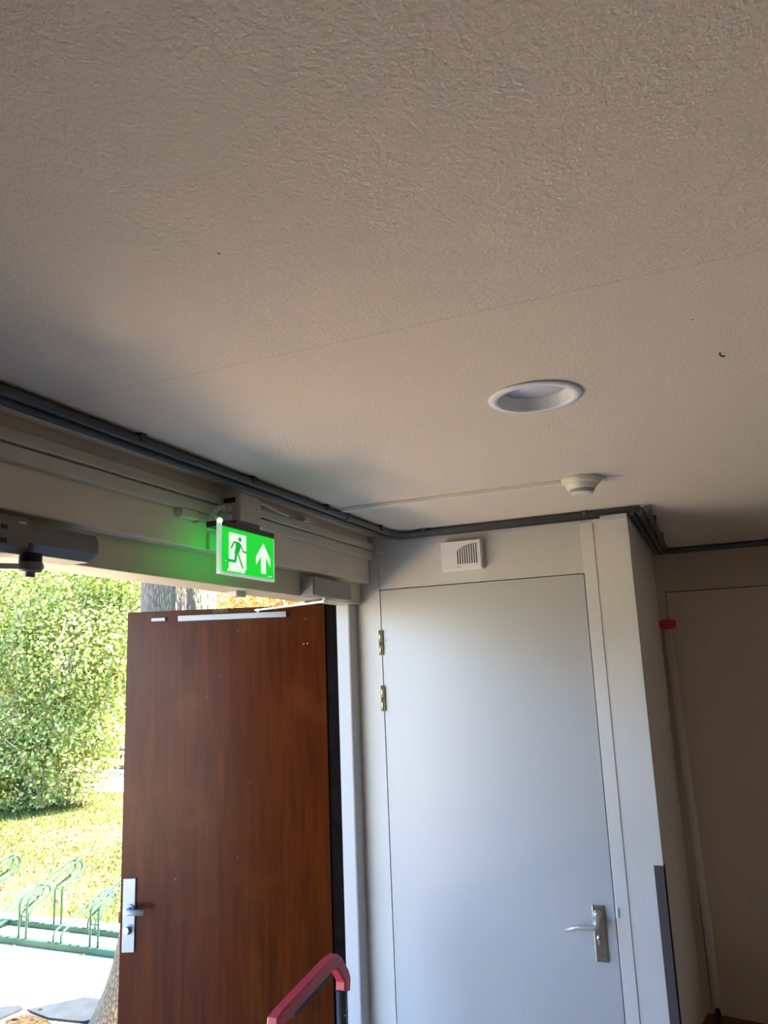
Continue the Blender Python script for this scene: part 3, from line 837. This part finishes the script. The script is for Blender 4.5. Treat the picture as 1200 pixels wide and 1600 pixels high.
# flagstones
pv = thing('pavement', 'pale flagstone pavement outside the entrance', 'pavement', (-4, 3.5, 0), kind='structure')
bm = bmesh.new()
add_box(bm, -9.0, XO-0.002, 3.2, 5.10, -0.034, -0.022)
add_box(bm, -4.3, XO-0.002, 0.2, 3.2, -0.034, -0.022)
obj('joint_bed', bm, SOIL, pv)
struct('lawn_2', bx(-16, -4.31, -8, 3.19, -0.2, -0.02), LAWN, 'unseen lawn added beside the paving to darken reflections', 'lawn')  # unseen ground made dark lawn to dim what the wooden door reflects
struct('path', bx(-16, -1.0, 10.6, 13.2, -0.1, -0.012), PAVE, 'pale path crossing behind the tall shrub', 'path')
stone_meshes = []
nst = 0
yrow = 0.22
row = 0
rr = random.Random(3)
while yrow < 5.05 and nst < 290:
    hgt = rr.uniform(0.36, 0.50)
    y_b = min(yrow+hgt, 5.09)
    x = -8.95 + rr.uniform(0, 0.4)
    while x < XO-0.15 and nst < 290:
        wd = rr.uniform(0.45, 0.85)
        xe = min(x+wd, XO-0.01)
        if xe-x > 0.12 and not (xe < -4.2 and y_b < 3.25):
            g = 0.007
            j = [rr.uniform(-0.03, 0.03) for _ in range(4)]
            zt = rr.uniform(-0.003, 0.003)
            poly = [(x+g+max(0, j[0]), yrow+g), (xe-g, yrow+g+max(0, j[1])), (xe-g-max(0, j[2]), y_b-g), (x+g, y_b-g)]
            bm = prism(poly, 'Z', -0.03, zt)
            cxm, cym = (x+xe)/2, (yrow+y_b)/2
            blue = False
            obj('paving_slab', bm, SHADE_STONE if blue else (PAVE2 if rr.random() < 0.2 else PAVE), pv)
            nst += 1
        x = xe
    yrow = y_b
    row += 1

# two dark slabs stand in for shade on the paving; third is leaf mould
for poly, m_, zt in (([(-3.837, 3.651), (-3.64, 3.882), (-3.529, 3.898), (-3.356, 3.633), (-3.63, 3.605)], SHADE_STONE, 0.014),
                     ([(-4.182, 3.51), (-4.029, 3.636), (-3.939, 3.69), (-3.877, 3.665), (-3.898, 3.522), (-4.005, 3.367)], SHADE_STONE, 0.010),
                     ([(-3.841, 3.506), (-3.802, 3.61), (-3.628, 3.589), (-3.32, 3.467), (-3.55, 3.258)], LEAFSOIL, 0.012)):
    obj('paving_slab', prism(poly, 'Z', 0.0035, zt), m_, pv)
# fallen leaves on the pavement and lawn edge
def leaf_mesh(name, cen, nrm, size, width, tint, m, parent=None, curl=0.15):
    n = len(cen)
    a = rng.normal(size=(n, 3)); t = np.cross(nrm, a); t /= np.linalg.norm(t, axis=1)[:, None]+1e-9
    b = np.cross(nrm, t)
    L = size[:, None]; W = width[:, None]
    v = np.empty((n, 4, 3))
    v[:, 0] = cen - t*L*0.5; v[:, 2] = cen + t*L*0.5
    v[:, 1] = cen + b*W*0.5 + nrm*L*curl; v[:, 3] = cen - b*W*0.5 + nrm*L*curl
    idx = np.arange(n)[:, None]*4
    tri = np.concatenate([idx+np.array([[0, 1, 2]]), idx+np.array([[0, 2, 3]])], 1).reshape(-1, 3)
    me = bpy.data.meshes.new(name)
    me.vertices.add(n*4); me.vertices.foreach_set('co', v.reshape(-1).astype(np.float32))
    me.loops.add(len(tri)*3); me.loops.foreach_set('vertex_index', tri.reshape(-1).astype(np.int32))
    me.polygons.add(len(tri)); me.polygons.foreach_set('loop_start', np.arange(0, len(tri)*3, 3, dtype=np.int32))
    me.update(calc_edges=True)
    at = me.attributes.new('tint', 'FLOAT', 'POINT')
    at.data.foreach_set('value', np.repeat(tint, 4).astype(np.float32))
    me.materials.append(m)
    o = bpy.data.objects.new(name, me); C.objects.link(o)
    if parent is not None:
        o.parent = parent
        off = np.array(abs_loc(parent)); me.vertices.foreach_set('co', (v-off).reshape(-1).astype(np.float32))
    o['kind'] = 'stuff'
    return o

DRYLEAF = leaf_mat('dry_leaf', (0.10, 0.05, 0.022), (0.17, 0.10, 0.05), 0.15, spec=0.05)
n = 2600
cen = np.stack([rng.uniform(-11, -3.0, n), rng.normal(7.2, 1.2, n), np.full(n, -0.008)], 1)
low = cen[:, 1] < 5.2
cen[low, 1] = rng.uniform(5.2, 9.0, low.sum())
k = rng.random(n) < 0.006
cen[k, 1] = rng.uniform(3.2, 4.0, k.sum()); cen[k, 0] = rng.uniform(-4.3, -3.0, k.sum()); cen[k, 2] = 0.008
cen[cen[:, 1] < 5.15, 2] = 0.008
cen[:, 2] += rng.uniform(0, 0.01, n)
nr = rng.normal(size=(n, 3))*0.3+np.array([0, 0, 1]); nr /= np.linalg.norm(nr, axis=1)[:, None]
tag(leaf_mesh('fallen_leaves', cen, nr, rng.uniform(0.03, 0.07, n), rng.uniform(0.02, 0.04, n), rng.random(n), DRYLEAF),
    'dry brown leaves scattered on the grass and paving', 'leaves')

# grass blades
GRASS = leaf_mat('grass_blade', (0.045, 0.088, 0.010), (0.145, 0.165, 0.038), 0.4, spec=0.03)
n = 42000
gx = rng.uniform(-12.5, -3.2, n); gy = 5.12 + 7.5*rng.random(n)**1.2
patch = np.sin(gx*1.9+gy*0.7)+np.sin(gy*2.3-gx*0.8)+rng.normal(0, 0.8, n)
keep = patch > -0.7
gx, gy = gx[keep], gy[keep]; n = len(gx)
H = rng.uniform(0.03, 0.08, n)
base = np.stack([gx, gy, np.full(n, -0.022)], 1)
lean = rng.normal(0, 0.35, (n, 3)); lean[:, 2] = 1; 
tip = base + lean*H[:, None]
aa = rng.uniform(0, 2*PI, n); wv = np.stack([np.cos(aa), np.sin(aa), np.zeros(n)], 1)*0.006
v = np.stack([base-wv, base+wv, tip], 1)
me = bpy.data.meshes.new('grass_blades')
me.vertices.add(n*3); me.vertices.foreach_set('co', v.reshape(-1).astype(np.float32))
me.loops.add(n*3); me.loops.foreach_set('vertex_index', np.arange(n*3, dtype=np.int32))
me.polygons.add(n); me.polygons.foreach_set('loop_start', np.arange(0, n*3, 3, dtype=np.int32))
me.update(calc_edges=True)
at = me.attributes.new('tint', 'FLOAT', 'POINT'); at.data.foreach_set('value', np.repeat(rng.random(n), 3).astype(np.float32))
me.materials.append(GRASS)
go = bpy.data.objects.new('grass_blades', me); C.objects.link(go)
tag(go, 'short yellow-green grass behind the bicycle rack', 'grass', None, 'stuff')

# bicycle rack : front and back rail, alternating tall and low wheel hoops
RACK = mat('green_painted_steel', (0.012, 0.045, 0.030), 0.5, 0.0, spec=0.12)
rk = thing('bicycle_rack', 'pale green steel bicycle rack on the paving by the grass', 'bicycle rack', (-4.8, 4.65, 0.0))
obj('front_rail', bx(-6.9, -3.2, 4.465, 4.500, 0.004, 0.046, 0.003), RACK, rk)
obj('back_rail', bx(-6.9, -3.2, 4.795, 4.825, 0.004, 0.040, 0.003), RACK, rk)
for xx in (-5.29, -3.62, -6.88):
    obj('cross_bar', bx(xx-0.02, xx+0.02, 4.499, 4.796, 0.006, 0.036, 0.003), RACK, rk)
def hoop_pts(x, yf, tall):
    if tall: pr = [(0, 0.03), (0, 0.285), (0.05, 0.325), (0.44, 0.450), (0.50, 0.462), (0.536, 0.405), (0.478, 0.348), (0.35, 0.305), (0.327, 0.28), (0.327, 0.03)]
    else: pr = [(0, 0.03), (0, 0.10), (0.04, 0.125), (0.45, 0.250), (0.51, 0.258), (0.547, 0.208), (0.470, 0.162), (0.35, 0.105), (0.327, 0.08), (0.327, 0.03)]
    return rounded([(x, yf+u, z) for u, z in pr], 0.04, 4)
hoop_me = {}
for i in range(11):
    xc = -4.79 + 0.329*(i-6)
    tall = (i % 2 == 0)
    if tall not in hoop_me:
        bm = bmesh.new()
        for dx in (-0.035, 0.035): add_tube(bm, [Vector(p)-Vector((xc, 4.483, 0)) for p in hoop_pts(xc+dx, 4.483, tall)], 0.0085, 8)
        if tall: add_tube(bm, [Vector((-0.035, 0, 0.19)), Vector((0.035, 0, 0.19))], 0.006, 8)
        add_tube(bm, [Vector((-0.035, 0.51, 0.45 if tall else 0.248)), Vector((0.035, 0.51, 0.45 if tall else 0.248))], 0.0085, 8)
        o = obj('wheel_hoop', bm, RACK, rk, local=True)
        hoop_me[tall] = o
    else:
        o = hoop_me[tall].copy(); C.objects.link(o); o.parent = rk
    o.location = Vector((xc, 4.483, 0)) - Vector(rk.location)

# tree trunk behind the door
def bark_mat():
    m = mat('rough_bark', (0.23, 0.19, 0.15), 0.9)
    nt = m.node_tree; b = nt.nodes['Principled BSDF']
    tc = [n_ for n_ in nt.nodes if n_.type == 'TEX_COORD'][0]
    mp = nt.nodes.new('ShaderNodeMapping'); mp.inputs['Scale'].default_value = (1, 1, 0.22)
    nt.links.new(tc.outputs['Object'], mp.inputs[0])
    vo = nt.nodes.new('ShaderNodeTexVoronoi'); vo.inputs['Scale'].default_value = 75; vo.feature = 'DISTANCE_TO_EDGE'
    no = nt.nodes.new('ShaderNodeTexNoise'); no.inputs['Scale'].default_value = 9; no.inputs['Detail'].default_value = 5
    nt.links.new(mp.outputs[0], vo.inputs['Vector']); nt.links.new(tc.outputs['Object'], no.inputs['Vector'])
    r = nt.nodes.new('ShaderNodeValToRGB'); e = r.color_ramp.elements
    e[0].position = 0.35; e[0].color = (0.17, 0.13, 0.095, 1); e[1].position = 0.7; e[1].color = (0.13, 0.14, 0.06, 1)
    nt.links.new(no.outputs[0], r.inputs[0])
    r2_ = nt.nodes.new('ShaderNodeValToRGB'); r2_.color_ramp.elements[0].position = 0.0; r2_.color_ramp.elements[1].position = 0.25
    r2_.color_ramp.elements[0].color = (0.35, 0.33, 0.3, 1)
    nt.links.new(vo.outputs['Distance'], r2_.inputs[0])
    mx = nt.nodes.new('ShaderNodeMix'); mx.data_type = 'RGBA'; mx.blend_type = 'MULTIPLY'; mx.inputs[0].default_value = 1
    nt.links.new(r.outputs[0], mx.inputs[6]); nt.links.new(r2_.outputs[0], mx.inputs[7]); nt.links.new(mx.outputs[2], b.inputs['Base Color'])
    bp = nt.nodes.new('ShaderNodeBump'); bp.inputs['Strength'].default_value = 0.9; bp.inputs['Distance'].default_value = 0.02
    nt.links.new(vo.outputs['Distance'], bp.inputs['Height']); nt.links.new(bp.outputs[0], b.inputs['Normal'])
    return m
BARK = bark_mat()
tcx, tcy = -2.87, 3.73
tt = thing('tree', 'thick rough-barked tree trunk just outside behind the wooden door', 'tree', (tcx, tcy, 0))
bm = bmesh.new()
rings = []
seg = 64
for i in range(60):
    z = -0.06 + 6.2*(i/59)**1.6
    ring = []
    for k in range(seg):
        a = 2*PI*k/seg
        r = 0.228 + 0.19*math.exp(-max(z, 0)/0.38)*(1+0.35*math.cos(3*a+0.3)) - 0.008*z
        r *= 1 + 0.03*math.sin(9*a+1.3*math.sin(z*2)) + 0.018*math.sin(23*a+z*3) + 0.012*math.sin(41*a-z*5)
        ring.append(bm.verts.new((tcx-0.03*math.exp(-max(z, 0)/0.5)+r*math.cos(a), tcy+r*math.sin(a), z)))
    rings.append(ring)
for a, b in zip(rings, rings[1:]):
    for k in range(seg):
        f = bm.faces.new((a[k], a[(k+1) % seg], b[(k+1) % seg], b[k])); f.smooth = True
bm.faces.new(rings[-1])
obj('trunk', bm, BARK, tt)

# shrubs : many small leaves round a set of lumps, on slender stems
def shrub(name, label, base, lumps, nleaf, size, m, group=None, stems=26, stem_col=None, shell=0.35, cat='shrub', hollow=None):
    t = thing(name, label, cat, base, group=group)
    vol = np.array([l[3]*l[4]*l[5] for l in lumps])**(2/3)
    which = rng.choice(len(lumps), nleaf, p=vol/vol.sum())
    Lm = np.array(lumps)[which]
    d = rng.normal(size=(nleaf, 3)); d /= np.linalg.norm(d, axis=1)[:, None]
    rad = 1 - shell*np.abs(rng.normal(0, 0.6, nleaf)); rad = np.clip(rad+rng.normal(0, 0.05, nleaf), 0.05, 1.2)
    cen = Lm[:, :3] + d*rad[:, None]*Lm[:, 3:6]
    ok = cen[:, 2] > 0.03
    if hollow is not None:      # a bare gap between the branches
        hc, hr = np.array(hollow[:3]), np.array(hollow[3:])
        ok &= (((cen-hc)/hr)**2).sum(1) > rng.uniform(0.6, 1.2, len(cen))
    cen, d = cen[ok], d[ok]; n_ = len(cen)
    nr = d*0.6 + rng.normal(size=(n_, 3))*0.6 + np.array([0, 0, 0.35]); nr /= np.linalg.norm(nr, axis=1)[:, None]
    s = rng.uniform(0.7, 1.35, n_)*size
    leaf_mesh('foliage', cen, nr, s, s*rng.uniform(0.5, 0.75, n_), rng.random(n_)**1.3, m, t)
    bm = bmesh.new()
    r_ = random.Random(len(label))
    for i in range(stems):
        l = r_.choice(lumps)
        a = r_.uniform(0, 2*PI); w = r_.uniform(0.5, 1.0)
        end = Vector((l[0]+l[3]*w*math.cos(a), l[1]+l[4]*w*math.sin(a), l[2]+l[5]*r_.uniform(-0.2, 0.9)))
        st = Vector((base[0]+r_.uniform(-0.3, 0.3), base[1]+r_.uniform(-0.3, 0.3), -0.03))
        mid = st.lerp(end, 0.5) + Vector((r_.uniform(-.2, .2), r_.uniform(-.2, .2), 0.25))
        pts_ = [st*(1-u)**2+mid*2*u*(1-u)+end*u*u for u in [k_/8 for k_ in range(9)]]
        add_tube(bm, pts_, [0.022-0.0018*k_ for k_ in range(9)], 6)
        for _ in range(4):
            k_ = r_.randint(3, 7); p0 = pts_[k_]
            p1 = p0 + Vector((r_.uniform(-.5, .5), r_.uniform(-.5, .5), r_.uniform(-.1, .5)))
            add_tube(bm, [p0, p0.lerp(p1, .5)+Vector((0, 0, .04)), p1], [0.008, 0.006, 0.003], 5)
    obj('stem', bm, stem_col or TWIG, t)
    return t
TWIG = mat('pale_twig', (0.42, 0.36, 0.27), 0.8)
LEAF_A = leaf_mat('fresh_green_leaf', (0.075, 0.155, 0.018), (0.66, 0.66, 0.21), 0.5, c2=(0.50, 0.34, 0.20), spec=0.35)
LEAF_B = leaf_mat('orange_tinged_leaf', (0.62, 0.25, 0.09), (0.52, 0.55, 0.20), 0.5)
LEAF_C = leaf_mat('light_green_leaf', (0.12, 0.24, 0.04), (0.36, 0.42, 0.12), 0.45)
bl = [(-9.4, 9.3, 0.9, 1.0, 0.9, 1.0), (-9.15, 9.3, 2.3, 1.15, 1.0, 1.0), (-9.6, 9.6, 3.3, 1.3, 1.1, 1.2), (-9.0, 9.5, 1.35, 0.75, 0.8, 0.8),
      (-10.6, 9.2, 1.4, 1.2, 1.1, 1.4), (-11.0, 9.4, 3.0, 1.3, 1.2, 1.4), (-8.6, 9.8, 2.6, 0.85, 0.9, 0.8), (-8.7, 10.0, 3.7, 1.1, 1.0, 0.9),
      (-12.2, 9.0, 2.0, 1.4, 1.2, 2.0), (-9.9, 8.9, 0.5, 0.8, 0.6, 0.6)]
shrub('shrub', 'tall dense green leafy shrub beyond the bicycle rack', (-9.8, 9.5, 0), bl, 82000, 0.064, LEAF_A, stems=60, hollow=(-9.55, 8.8, 0.32, 0.30, 0.75, 0.26))
bl = [(-9.5, 14.5, 2.2, 1.6, 1.2, 1.8), (-7.6, 15.0, 2.4, 1.6, 1.2, 2.0), (-5.4, 15.2, 2.2, 1.8, 1.2, 1.9), (-8.6, 14.6, 3.9, 1.5, 1.2, 1.3), (-6.2, 15.0, 4.0, 1.7, 1.2, 1.3)]
shrub('shrub', 'orange and green hedge shrub far behind the tree trunk', (-7.5, 15.0, 0), bl, 26000, 0.11, LEAF_B, stems=24)
bl = [(-17, 17, 3.0, 3.2, 2.0, 3.0), (-13, 18.5, 3.2, 3.0, 2.0, 3.2), (-9, 19.5, 3.4, 3.0, 2.0, 3.4), (-5, 20, 3.2, 3.0, 2.0, 3.2), (-1, 20, 3.2, 3.0, 2.0, 3.2), (-20, 14, 3.0, 2.5, 2.5, 3.0), (-13, 18.5, 6, 3.5, 2.0, 2), (-6, 19.8, 6.2, 3.6, 2.0, 2)]
shrub('shrub', 'pale green tree belt farthest beyond the lawn', (-10, 18.8, 0), bl, 42000, 0.20, LEAF_C, stems=26)

LEAF_D = leaf_mat('added_hedge_leaf', (0.012, 0.03, 0.008), (0.03, 0.06, 0.014), 0.15)  # leaves of an unseen hedge added to darken the wooden door's reflections
bl = [(-8.6, 0.2, 1.6, 1.1, 0.9, 1.7), (-8.8, -1.3, 1.8, 1.1, 1.1, 1.9), (-8.7, -3.0, 1.7, 1.1, 1.2, 1.8), (-8.8, -4.8, 1.8, 1.1, 1.2, 1.9), (-8.7, -6.4, 1.7, 1.1, 1.1, 1.8)]
shrub('shrub', 'dark evergreen hedge facing the entrance across the lawn', (-8.7, -3.0, 0), bl, 26000, 0.13, LEAF_D, stems=16)
